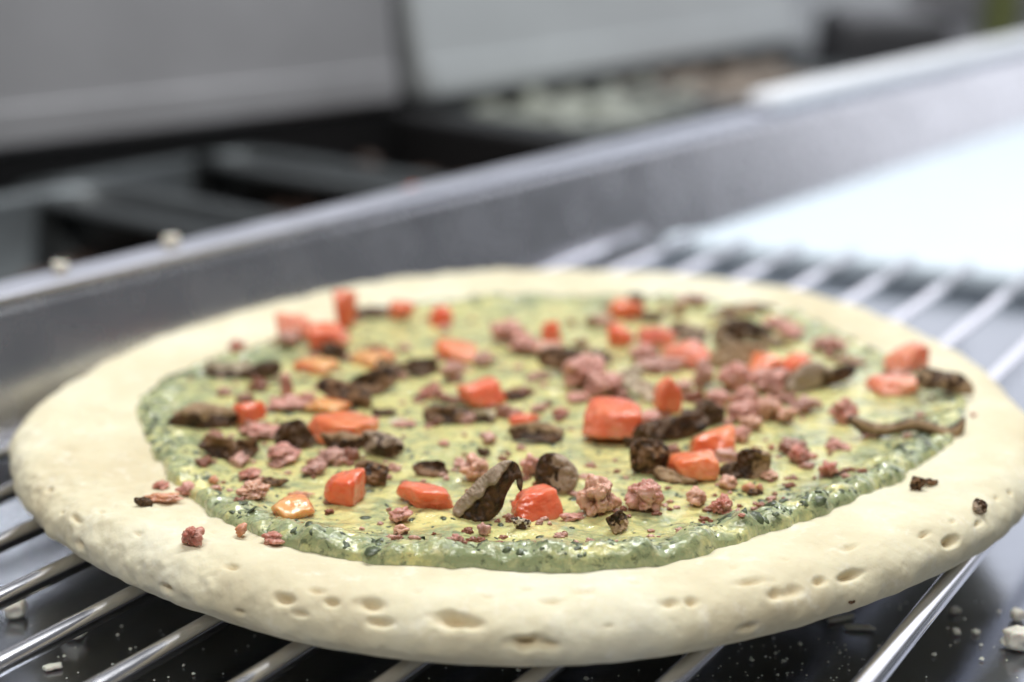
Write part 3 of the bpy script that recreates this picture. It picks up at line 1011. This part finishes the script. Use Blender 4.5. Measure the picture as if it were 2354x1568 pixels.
# --- diced tomato: centre, size in the photograph, look
for i, (cx, cy, w, h, col, lab) in enumerate([
    (680, 738, 72, 62, 'salmon', 'pale red tomato dice at the far left edge of the sauce'),
    (794, 708, 44, 70, 'red', 'narrow upright tomato piece at the far left rear of the sauce'),
    (756, 772, 82, 56, 'red', 'deep red tomato dice with dark mushroom touching it, rear left'),
    (915, 708, 56, 38, 'red', 'red tomato dice right of the dark rear mushroom sliver'),
    (1018, 722, 50, 42, 'red', 'small red tomato dice alone on the sauce at the rear'),
    (1050, 800, 96, 46, 'orange', 'long orange tomato piece in the rear middle'),
    (1107, 902, 98, 58, 'red', 'bright red tomato wedge just behind the dark middle mushroom'),
    (783, 980, 132, 74, 'orange', 'large orange tomato wedge in the left middle'),
    (572, 946, 56, 52, 'red', 'small pointed tomato dice beside the left black mushroom slice'),
    (1200, 961, 66, 30, 'red', 'flat red tomato strip in the middle of the pizza'),
    (1411, 967, 122, 90, 'red', 'large red tomato cube with white top behind the black mushroom heap'),
    (1425, 765, 46, 46, 'red', 'small bright red tomato dice at the rear right of centre'),
    (1511, 766, 72, 46, 'pink', 'pinkish red tomato dice at the rear right of centre'),
    (1440, 704, 70, 42, 'orange', 'orange tomato piece on the far rear edge of the sauce'),
    (1579, 809, 92, 54, 'salmon', 'pale salmon tomato dice near the rear right mushrooms'),
    (1533, 902, 54, 76, 'red', 'upright red tomato wedge beside the white mushroom stem'),
    (1642, 1016, 106, 72, 'orange', 'orange tomato cube leaning on the black mushroom heap'),
    (1592, 1062, 112, 76, 'orange', 'front orange tomato cube touching the one behind it'),
    (1757, 834, 80, 56, 'orange', 'orange tomato piece under the large tan mushroom slice'),
    (1826, 829, 56, 36, 'red', 'small red tomato dice right of the tan mushroom slice'),
    (2083, 815, 84, 72, 'salmon', 'upper tomato cube of the two at the right edge'),
    (2054, 880, 90, 48, 'salmon', 'lower tomato piece of the two at the right edge'),
    (792, 1112, 112, 88, 'red', 'shiny tomato wedge at the front left with brown mushroom beside it'),
    (985, 1132, 130, 82, 'red', 'shiny red tomato cube left of the standing mushroom slice'),
    (1228, 1152, 116, 84, 'red', 'shiny red tomato cube right of the standing mushroom slice'),
    (676, 1166, 96, 58, 'yellow', 'glossy amber tomato wedge at the front left edge of the sauce'),
    (1268, 757, 40, 52, 'red', 'small upright red tomato dice in the rear middle'),
    (724, 838, 86, 32, 'yellow', 'yellow orange tomato strip at the rear left'),
    (852, 820, 90, 42, 'yellow', 'yellow orange tomato piece behind the brown mushroom heap'),
    (752, 930, 88, 38, 'yellow', 'yellow tomato piece in front of the brown mushroom heap'),
]):
    tomato(cx, cy, w, h, lab, col, None, i + 1)

# --- mushroom pieces
def hero_tone(x, z, d, f, front):
    # pale cap skin along the upper left rim and at the top, dark gills inside
    up = (-x * 0.75 + z * 0.66)
    pale = np.clip((up - 0.22 + 0.03 * f) * 9, 0, 1)
    pale = np.maximum(pale, np.clip((x - 0.72) * 6, 0, 1))
    return np.clip(1 - pale, 0, 1) if front else np.full_like(x, 0.15)
mushroom_traced([(1043, 1186), (1050, 1163), (1078, 1128), (1112, 1092), (1140, 1066), (1162, 1056), (1186, 1064), (1198, 1082), (1203, 1108), (1198, 1130), (1189, 1120), (1186, 1104), (1174, 1118), (1160, 1142), (1152, 1168), (1130, 1192), (1104, 1203), (1066, 1204)],
                (1100, 1196), 0.0042, 'standing mushroom slice with dark gills and pale rim, sharpest on the pizza', 'grey', 'dark', 41, yaw=0.15, lean=0.18, bend=0.0014, fn=hero_tone)
mushroom_traced([(1228, 1092), (1238, 1058), (1258, 1044), (1288, 1046), (1316, 1068), (1330, 1096), (1322, 1126), (1296, 1142), (1262, 1134), (1236, 1120)],
                (1280, 1128), 0.0035, 'pale grey mushroom slice with black left side behind the red tomato cube', 'grey', 'halfl', 42, yaw=-0.2, lean=0.3, bend=0.001)
mushroom_traced([(1498, 1082), (1515, 1072), (1550, 1084), (1590, 1102), (1604, 1112), (1584, 1119), (1545, 1117), (1512, 1102)],
                (1550, 1112), 0.0022, 'thin pale mushroom slice lying in front of the two orange tomato cubes', 'tan', 'edge', 43, lean=0.9)
mushroom_traced([(1950, 978), (1960, 962), (2000, 978), (2040, 984), (2090, 972), (2130, 978), (2175, 992), (2200, 978), (2218, 968), (2217, 1000), (2200, 1022), (2170, 1024), (2120, 1006), (2080, 1004), (2030, 1012), (1985, 1004)],
                (2090, 1002), 0.0028, 'long wavy mushroom slice at the right edge of the sauce', 'tan', 'edge', 44, yaw=0.1, lean=0.55, bend=0.001)
mushroom_traced([(1800, 905), (1815, 870), (1850, 838), (1880, 836), (1905, 850), (1945, 842), (1970, 848), (1962, 870), (1925, 888), (1885, 896), (1840, 912)],
                (1870, 896), 0.0035, 'black mushroom slab with pale left end, right of centre', 'grey', 'half', 45, yaw=0.25, lean=0.35)
mushroom_traced([(1640, 760), (1670, 735), (1720, 735), (1770, 765), (1810, 800), (1790, 810), (1740, 792), (1700, 790), (1660, 800), (1640, 790)],
                (1720, 800), 0.0035, 'large tan mushroom slice with dark streak, rear right', 'grey', 'mix', 46, lean=0.4)
for i, (cx, cy, w, h, col, tf, lean, yaw, roll, lab) in enumerate([
    (849, 721, 76, 24, 'brown', 'dark', 1.1, 0.2, 0, 'dark mushroom sliver at the far rear left'),
    (766, 800, 46, 46, 'dark', 'dark', 0.5, 0, 0.4, 'dark mushroom bit in front of the deep red tomato dice'),
    (530, 850, 92, 42, 'pale', 'under', 0.7, 0.1, 0.1, 'cream coloured mushroom piece at the far left of the sauce'),
    (607, 856, 76, 44, 'dark', 'dark', 0.6, -0.2, -0.2, 'dark purple brown mushroom next to the cream coloured piece'),
    (971, 838, 70, 48, 'dark', 'dark', 0.6, 0, 0.2, 'dark round mushroom bit in the rear middle'),
    (900, 850, 56, 34, 'tan', 'mix', 0.9, 0, 0.2, 'olive brown mushroom bit left of the dark round one'),
    (860, 880, 96, 60, 'brown', 'over', 0.4, 0.3, -0.3, 'upper brown mushroom of the heap at left of centre'),
    (800, 905, 100, 58, 'brown', 'mix', 0.7, -0.2, 0.2, 'lower reddish brown mushroom of the heap at left of centre'),
    (882, 946, 46, 22, 'dark', 'dark', 1.0, 0, 0, 'small dark mushroom crumb between the heap and the middle'),
    (1033, 956, 98, 48, 'brown', 'dark', 0.6, 0.1, 0.1, 'dark olive mushroom piece in the middle of the pizza'),
    (1110, 958, 56, 30, 'pale', 'under', 0.7, 0, 0, 'black and white mushroom bit under the bright tomato wedge'),
    (1188, 912, 46, 20, 'dark', 'dark', 1.0, 0.4, 0, 'thin black mushroom sliver right of the bright tomato wedge'),
    (476, 958, 134, 66, 'tan', 'under', 0.45, 0.15, 0.05, 'black mushroom slice with pale upper rim at the left edge'),
    (676, 993, 76, 78, 'dark', 'dark', 0.4, 0.1, 0.7, 'black folded mushroom left of the large orange tomato wedge'),
    (508, 1030, 84, 56, 'brown', 'under', 0.5, -0.3, 0.1, 'brown mushroom piece with pale top at the left'),
    (566, 1028, 60, 50, 'brown', 'mix', 0.6, 0.3, -0.2, 'brown mushroom piece right of the pale topped one at left'),
    (797, 1020, 92, 46, 'tan', 'under', 0.6, 0.1, 0.15, 'tan mushroom slice below the large orange tomato wedge'),
    (882, 1030, 92, 58, 'grey', 'mix', 0.5, -0.2, 0.2, 'grey brown mushroom chunk right of the tan slice'),
    (852, 1097, 78, 56, 'brown', 'mix', 0.5, 0.1, 0.3, 'brown crisp mushroom touching the shiny front left tomato wedge'),
    (991, 1082, 84, 36, 'brown', 'over', 0.9, 0, 0.2, 'brown mushroom bit behind the shiny tomato cube'),
    (1232, 998, 112, 46, 'tan', 'under', 0.8, 0.1, 0.15, 'olive tan mushroom slice in the middle'),
    (1197, 1206, 46, 30, 'pale', 'mix', 0.7, 0.3, 0.3, 'small ragged mushroom flake at the foot of the standing slice'),
    (1488, 1052, 90, 84, 'brown', 'dark', 0.3, 0.2, 0.2, 'front left lump of the black mushroom heap'),
    (1470, 1005, 84, 60, 'dark', 'dark', 0.4, -0.4, -0.4, 'left arm of the black mushroom heap'),
    (1550, 985, 116, 64, 'dark', 'dark', 0.5, 0.2, -0.15, 'middle of the black mushroom heap behind the orange tomato cubes'),
    (1628, 946, 54, 62, 'dark', 'dark', 0.2, 0, 0.3, 'black upright mushroom tip at the right of the heap'),
    (1585, 962, 44, 56, 'dark', 'dark', 0.2, 0.4, -0.2, 'black mushroom fold beside the upright tip'),
    (1688, 1080, 70, 44, 'dark', 'dark', 0.7, 0.2, -0.2, 'dark mushroom bit right of the front orange tomato cube'),
    (1734, 1062, 76, 72, 'tan', 'halfl', 0.3, -0.2, 0.2, 'tan and black mushroom lump right of the orange tomato cubes'),
    (2172, 884, 110, 56, 'tan', 'mix', 0.7, 0.2, 0.25, 'forked brown mushroom piece on the far right'),
    (1696, 822, 120, 56, 'tan', 'pale', 0.6, 0.1, -0.1, 'tan mushroom slab in front of the large dark streaked slice'),
    (1740, 711, 84, 20, 'tan', 'half', 1.1, 0, 0.05, 'thin tan mushroom sliver at the rear right edge'),
    (1583, 762, 76, 44, 'grey', 'mix', 0.8, 0, 0.2, 'grey mushroom bit between the salmon dice and the rear edge'),
    (1288, 826, 90, 62, 'brown', 'dark', 0.6, 0.2, 0.2, 'dark brown mushroom right of the rear middle'),
    (1440, 870, 76, 44, 'pale', 'pale', 0.7, 0.1, -0.3, 'white mushroom cap end above the large red tomato cube'),
    (1488, 906, 84, 38, 'pale', 'pale', 0.7, -0.3, 0.5, 'white mushroom stem beside the upright red tomato wedge'),
    (1378, 822, 52, 26, 'grey', 'mix', 0.9, 0, 0.4, 'small grey mushroom sliver at the rear right of centre'),
    (2108, 1108, 34, 38, 'brown', 'dark', 0.3, 0, 0.2, 'dark brown mushroom crumb on the bare right crust'),
    (2140, 1110, 34, 16, 'brown', 'mix', 1.0, 0, 0.1, 'thin brown sliver beside the dark crumb on the right crust'),
    (2252, 1162, 34, 36, 'grey', 'over', 0.5, -0.3, 0.7, 'small triangular mushroom flake on the right crust'),
    (1419, 1198, 50, 48, 'tan', 'over', 0.3, 0.2, -0.4, 'small brown mushroom bud at the front edge of the sauce'),
    (333, 1155, 42, 28, 'dark', 'dark', 0.6, 0, 0.2, 'dark crumb under the pink strip on the left crust'),
    (1111, 1038, 30, 22, 'dark', 'dark', 0.7, 0, 0.2, 'tiny black mushroom crumb left of the middle'),
    (1463, 680, 30, 34, 'brown', 'dark', 0.3, 0, 0, 'dark brown bit on the orange piece at the far rear'),
    (1497, 727, 42, 26, 'brown', 'dark', 0.7, 0, 0, 'dark green brown bit at the rear right'),
    (634, 1112, 64, 20, 'brown', 'mix', 1.0, -0.2, 0.1, 'brown mushroom sliver behind the front left sausage lump'),
    (1790, 853, 40, 50, 'dark', 'dark', 0.4, 0.2, 0.2, 'black mushroom bit in front of the small red tomato dice'),
    (1925, 1090, 50, 12, 'dark', 'dark', 1.1, 0.3, 0, 'thin black sliver beside the red crumb at the right front'),
    (1957, 1380, 16, 17, 'dark', 'dark', 0.3, 0, 0, 'single dark speck stuck on the near right crust wall'),
    (1735, 1133, 40, 18, 'brown', 'mix', 1.0, 0.2, 0, 'thin olive sliver on the near right sauce rim'),
]):
    mushroom(cx, cy, w, h, lab, col, tf, i + 50, lean, yaw, roll)

# --- sausage crumbles
for i, (cx, cy, w, h, col, lab) in enumerate([
    (445, 1231, 52, 52, 'red', 'round red sausage crumb alone on the near left crust'),
    (369, 1114, 42, 26, 'red', 'dark red oval sausage crumb on the left crust'),
    (372, 1142, 92, 28, 'orange', 'curled orange pink sausage strip on the left crust'),
    (431, 1122, 50, 38, 'pink', 'pink sausage crumb where the left crust meets the sauce'),
    (631, 1235, 56, 38, 'red', 'shiny red sausage crumb on the front left sauce rim'),
    (585, 1125, 74, 56, 'tan', 'pale lumpy sausage crumble at the front left of the sauce'),
    (574, 1086, 50, 34, 'red', 'reddish sausage crumb behind the pale front left lump'),
    (686, 1137, 70, 20, 'orange', 'orange sausage strip lying on the amber tomato wedge'),
    (650, 1040, 76, 52, 'pink', 'pink sausage lump below the black folded mushroom'),
    (603, 990, 84, 36, 'pink', 'pink sausage strip right of the left black mushroom slice'),
    (768, 1046, 78, 46, 'mauve', 'mauve sausage lump under the tan mushroom slice'),
    (722, 1078, 56, 36, 'mauve', 'small mauve sausage crumb behind the shiny front left tomato wedge'),
    (919, 1182, 56, 44, 'pink', 'pink sausage crumb below the red tomato cube at the front'),
    (922, 1215, 36, 32, 'tan', 'small tan sausage crumb nearest the front left sauce rim'),
    (1112, 1215, 32, 34, 'mauve', 'small mauve sausage crumb under the standing mushroom slice'),
    (1050, 1235, 26, 22, 'pink', 'tiny round pink crumb on the front sauce rim'),
    (1092, 1074, 66, 64, 'tan', 'peach coloured sausage lump behind the standing mushroom slice'),
    (1222, 1066, 50, 58, 'pink', 'upright pink sausage lump right of the standing mushroom tip'),
    (1373, 1130, 102, 108, 'tan', 'largest knobbly peach sausage chunk right of the red tomato cube'),
    (1482, 1135, 86, 84, 'pink', 'knobbly pink sausage chunk right of the largest one'),
    (1313, 1186, 56, 26, 'pink', 'flat pink sausage piece at the foot of the right tomato cube'),
    (1662, 1156, 62, 54, 'red', 'dark red sausage crumb near the front right sauce rim'),
    (1673, 1108, 44, 36, 'tan', 'tan sausage crumb in front of the tan and black mushroom lump'),
    (1603, 1142, 48, 44, 'tan', 'tan sausage crumb left of the dark red one'),
    (1720, 1121, 30, 24, 'orange', 'orange crumb by the olive sliver'),
    (1745, 1119, 18, 22, 'orange', 'tiny orange crumb right of the olive sliver'),
    (1768, 1091, 42, 28, 'tan', 'peach crumb at the foot of the tan and black mushroom lump'),
    (1837, 1038, 70, 52, 'red', 'knobbly red sausage crumb at the right front'),
    (1906, 1077, 46, 44, 'red', 'red sausage crumb beside the thin black sliver'),
    (1926, 1022, 50, 26, 'pink', 'flat pink crumb below the long wavy mushroom slice'),
    (1940, 940, 58, 52, 'red', 'red sausage crumb above the left end of the long wavy slice'),
    (1846, 930, 62, 40, 'mauve', 'mauve sausage lump under the black mushroom slab'),
    (1810, 954, 40, 38, 'tan', 'tan crumb left of the mauve lump'),
    (1693, 866, 70, 62, 'pink', 'tall pink crumble at the back of the sausage heap'),
    (1760, 874, 82, 56, 'pink', 'broad pink crumble at the right back of the sausage heap'),
    (1713, 906, 60, 46, 'pink', 'pink crumble in the middle of the sausage heap'),
    (1766, 934, 60, 58, 'tan', 'tan crumble at the right front of the sausage heap'),
    (1704, 944, 58, 44, 'pink', 'pink crumble at the front of the sausage heap'),
    (1650, 918, 46, 44, 'pink', 'pink crumble at the left of the sausage heap'),
    (1617, 858, 40, 58, 'mauve', 'narrow mauve crumble at the back left of the sausage heap'),
    (1728, 972, 50, 36, 'tan', 'tan crumb nearest the camera in the sausage heap'),
    (1700, 996, 46, 36, 'pink', 'pink strip between the sausage heap and the orange tomato cube'),
    (1514, 838, 96, 34, 'mauve', 'long mauve sausage strip at the rear right of centre'),
    (1484, 808, 56, 38, 'pink', 'pink crumb above the long mauve strip'),
    (1347, 850, 84, 74, 'pink', 'large pink sausage lump right of the dark brown mushroom'),
    (1384, 880, 78, 52, 'pink', 'pink sausage lump left of the white mushroom cap'),
    (1328, 913, 50, 26, 'pink', 'flat pink crumb below the large pink lump'),
    (1290, 946, 34, 24, 'red', 'small red crumb left of the large red tomato cube'),
    (1497, 962, 50, 38, 'pink', 'pink crumb right of the large red tomato cube'),
    (1170, 762, 66, 54, 'pink', 'upper part of the long pink sausage at the rear middle'),
    (1206, 790, 62, 42, 'pink', 'lower part of the long pink sausage at the rear middle'),
    (1264, 802, 58, 42, 'tan', 'pale peach crumb in front of the small upright tomato dice'),
    (1038, 850, 46, 46, 'mauve', 'pale mauve crumb below the long orange tomato piece'),
    (991, 898, 46, 32, 'red', 'small reddish crumb left of the bright tomato wedge'),
    (1112, 822, 46, 34, 'mauve', 'mauve crumb right of the long orange tomato piece'),
    (663, 776, 46, 34, 'mauve', 'brownish crumb under the pale red tomato dice'),
    (546, 794, 34, 28, 'red', 'dark red crumb at the rear left border of sauce and crust'),
    (667, 926, 90, 34, 'pink', 'pink strip behind the black folded mushroom'),
    (706, 912, 36, 22, 'red', 'small brown red crumb beside the yellow tomato piece'),
    (660, 882, 26, 46, 'pink', 'narrow upright pink crumb at the left'),
    (928, 975, 50, 18, 'pink', 'flat pink crumb left of the dark olive mushroom'),
    (1020, 1018, 26, 15, 'pink', 'tiny pink crumb on the yellow sauce left of the middle'),
    (1908, 787, 62, 32, 'pink', 'pink crumb at the rear right border of the sauce'),
    (1788, 738, 56, 30, 'pink', 'upper pink crumb behind the large tan mushroom'),
    (1822, 762, 54, 30, 'pink', 'lower pink crumb behind the large tan mushroom'),
    (556, 1218, 26, 36, 'orange', 'small orange crumb at the near left border of the sauce'),
    (493, 1102, 26, 20, 'orange', 'tiny orange crumb on the left sauce'),
    (1773, 1028, 16, 14, 'red', 'tiny red crumb left of the knobbly red one'),
    (1812, 1014, 32, 20, 'mauve', 'small brown crumb above the knobbly red one'),
    (2236, 952, 14, 10, 'pink', 'tiny pink speck on the far right crust'),
    (1705, 1184, 18, 14, 'red', 'tiny red crumb on the near right sauce rim'),
    (1303, 1128, 14, 12, 'orange', 'tiny orange crumb between tomato cube and largest sausage chunk'),
    (1565, 690, 30, 18, 'pink', 'faint pink crumb on the far rear sauce'),
]):
    sausage(cx, cy, w, h, lab, col, i)

# the smallest scraps, past counting
rs = np.random.RandomState(23)
fv, ff, tn = [], [], []
ico = bmesh.new()
bmesh.ops.create_icosphere(ico, subdivisions=3, radius=1.0)
IV = np.array([v.co for v in ico.verts]); IF = [[v.index for v in f.verts] for f in ico.faces]
ico.free()
anchors = [o for o in COL.objects if o.name.startswith(('sausage_crumble', 'mushroom_slice'))]
for k in range(540):
    if k % 3:
        an = anchors[rs.randint(len(anchors))].location
        x, y = an.x + rs.normal(0, 0.008), an.y + rs.normal(0, 0.009)
    else:
        a = rs.uniform(-math.pi, math.pi)
        r = sr_of(a) * math.sqrt(rs.rand()) * 0.95
        x, y = PC.x + r * math.cos(a), PC.y + r * math.sin(a)
    if math.hypot(x - PC.x, y - PC.y) > sr_of(math.atan2(y - PC.y, x - PC.x)) - 0.004:
        continue
    h = drop(x, y)
    if h is None:
        continue
    sz = rs.choice([0.0006, 0.0011, 0.0018, 0.0026], p=[.45, .33, .16, .06])
    if y < 0.38:
        sz = min(sz, 0.0009)
    P = IV * (1 + 0.7 * npnoise(IV * 2.1, k) + 0.25 * npnoise(IV * 5.0, k + 3))[:, None] * sz * np.array([rs.uniform(.8, 1.6), rs.uniform(.7, 1.1), 0.75])
    b0 = len(fv)
    fv.extend((P + np.array(h[0]) + np.array([0, 0, sz * 0.35])).tolist())
    ff.extend([tuple(b0 + i for i in f) for f in IF])
    tn.extend([rs.choice([0.0, 0.3, 0.9, 1.33])] * len(P))
o = mesh_obj('topping_scraps', fv, ff, SAUS, None, True, tn)
o.color = (*SC['mauve'], 1)
tag(o, 'tiny pink and brown scraps sprinkled all over the sauce', 'scraps', kind='stuff')

# ------------------------------------------------------------------ cheese on the counter and on the ledge
def cheese(name, p, sx, sy, sz, yaw, label, seed, mat=CHEESE):
    bm = bmesh.new()
    bmesh.ops.create_cube(bm, size=2.0)
    bmesh.ops.subdivide_edges(bm, edges=bm.edges, cuts=6, use_grid_fill=True)
    P = np.array([v.co for v in bm.verts])
    lp = (np.abs(P) ** 7).sum(1) ** (1 / 7)
    P = P / lp[:, None]
    P = P + 0.26 * np.stack([fbm(P * 1.2, seed + j, 3) for j in range(3)], 1)
    P *= np.array([sx, sy, sz]) / 2.3
    P[:, 2] -= P[:, 2].min()
    for v, c in zip(bm.verts, P):
        v.co = c
    o = bm_obj(name, bm, mat, None, True)
    o.location = Vector(p) + Vector((0, 0, 0.0002))
    o.rotation_euler = (0, 0, yaw)
    return tag(o, label, 'cheese', 'cheese bits on the counter')
for i, (px, py, w, d, h, yaw, lab) in enumerate([
    (36, 1420, 48, 44, 40, 0.2, 'blurred cheese dice on the counter at the left edge of the photo'),
    (170, 1466, 52, 50, 44, -0.3, 'cheese dice on the counter between two front left bars'),
    (122, 1540, 42, 22, 12, 0.5, 'thin cheese flake on the counter at the lower left'),
    (2336, 1492, 66, 54, 50, 0.1, 'large white cheese piece on the counter at the lower right edge'),
    (2337, 1426, 32, 26, 26, 0.4, 'small round cheese crumb above the large lower right piece'),
    (1932, 1428, 76, 14, 10, 0.4, 'upper of two cheese shreds under the right crust'),
    (1976, 1449, 70, 15, 12, -0.12, 'lower of two cheese shreds under the right crust'),
    (2195, 1412, 28, 20, 14, 0.2, 'small cheese crumb right of the front right bar'),
    (2198, 1460, 16, 26, 12, 0.1, 'thin upright cheese crumb right of the front right bar'),
    (2243, 1458, 16, 18, 10, 0.3, 'smaller cheese crumb beside the thin upright one'),
    (105, 900, 42, 34, 30, 0.3, 'blurred cheese crumb on the counter left behind the pizza'),
]):
    p = un(px, py, 0.0)
    s = scale_at(p)
    cheese('cheese_piece', p, w / s, d / s, h / s, yaw, lab, i + 70)
for i, (px, py, w, lab) in enumerate([(155, 652, 46, 'left of the two blurred cheese crumbs on the steel lip'), (400, 590, 52, 'right of the two blurred cheese crumbs on the steel lip')]):
    p = un(px, py, ZL)
    tt = rail_t(p)
    p = p + N * (0.008 - tt) ; p.z = ZL + 0.003
    s = scale_at(p)
    w *= 0.8
    cheese('cheese_piece', p, w / s, w / s * 0.8, w / s * 0.75, 0.3, lab, i + 90)
p = un(865, 432, ZL - 0.004)
o = cheese('tomato_scrap', Vector((p.x, p.y, ZL - 0.0045)) + N * (0.023 - rail_t(p)), 0.014, 0.006, 0.005, 0.6, 'blurred red scrap on the ledge behind the steel lip', 95, TOMATO)
o.color = (0.55, 0.09, 0.04, 1)
o['category'] = 'scrap'
del o['group']
# the finest crumbs
rs = np.random.RandomState(11)
fv, ff = [], []
def crumb(p, s):
    b0 = len(fv)
    for c in ((1, 0, 0), (-1, 0, 0), (0, 1, 0), (0, -1, 0), (0, 0, 1), (0, 0, -0.3), (0.6, 0.6, 0.5), (-0.6, 0.5, 0.6)):
        q = Vector(c) * s * rs.uniform(0.6, 1.2)
        fv.append((p.x + q.x, p.y + q.y, 0.0003 + max(p.z + q.z + s * 0.3, 0)))
    for f in ((0, 6, 4), (0, 2, 6), (2, 4, 6), (2, 7, 4), (2, 1, 7), (1, 4, 7), (1, 3, 4), (3, 0, 4), (2, 0, 5), (1, 2, 5), (3, 1, 5), (0, 3, 5)):
        ff.append(tuple(b0 + k for k in f))
for (x0, x1, y0, y1, n) in ((1560, 1960, 1470, 1568, 70), (0, 620, 1440, 1568, 30), (640, 1560, 1530, 1568, 14), (1960, 2354, 1380, 1568, 30)):
    for k in range(n):
        p = un(rs.uniform(x0, x1), rs.uniform(y0, y1), 0)
        crumb(p, rs.choice([0.0003, 0.0005, 0.0008], p=[.72, .22, .06]))
cr = mesh_obj('cheese_crumbs', fv, ff, CHEESE, None, False)
tag(cr, 'fine pale crumbs scattered on the dark counter under the rack', 'crumbs', kind='stuff')
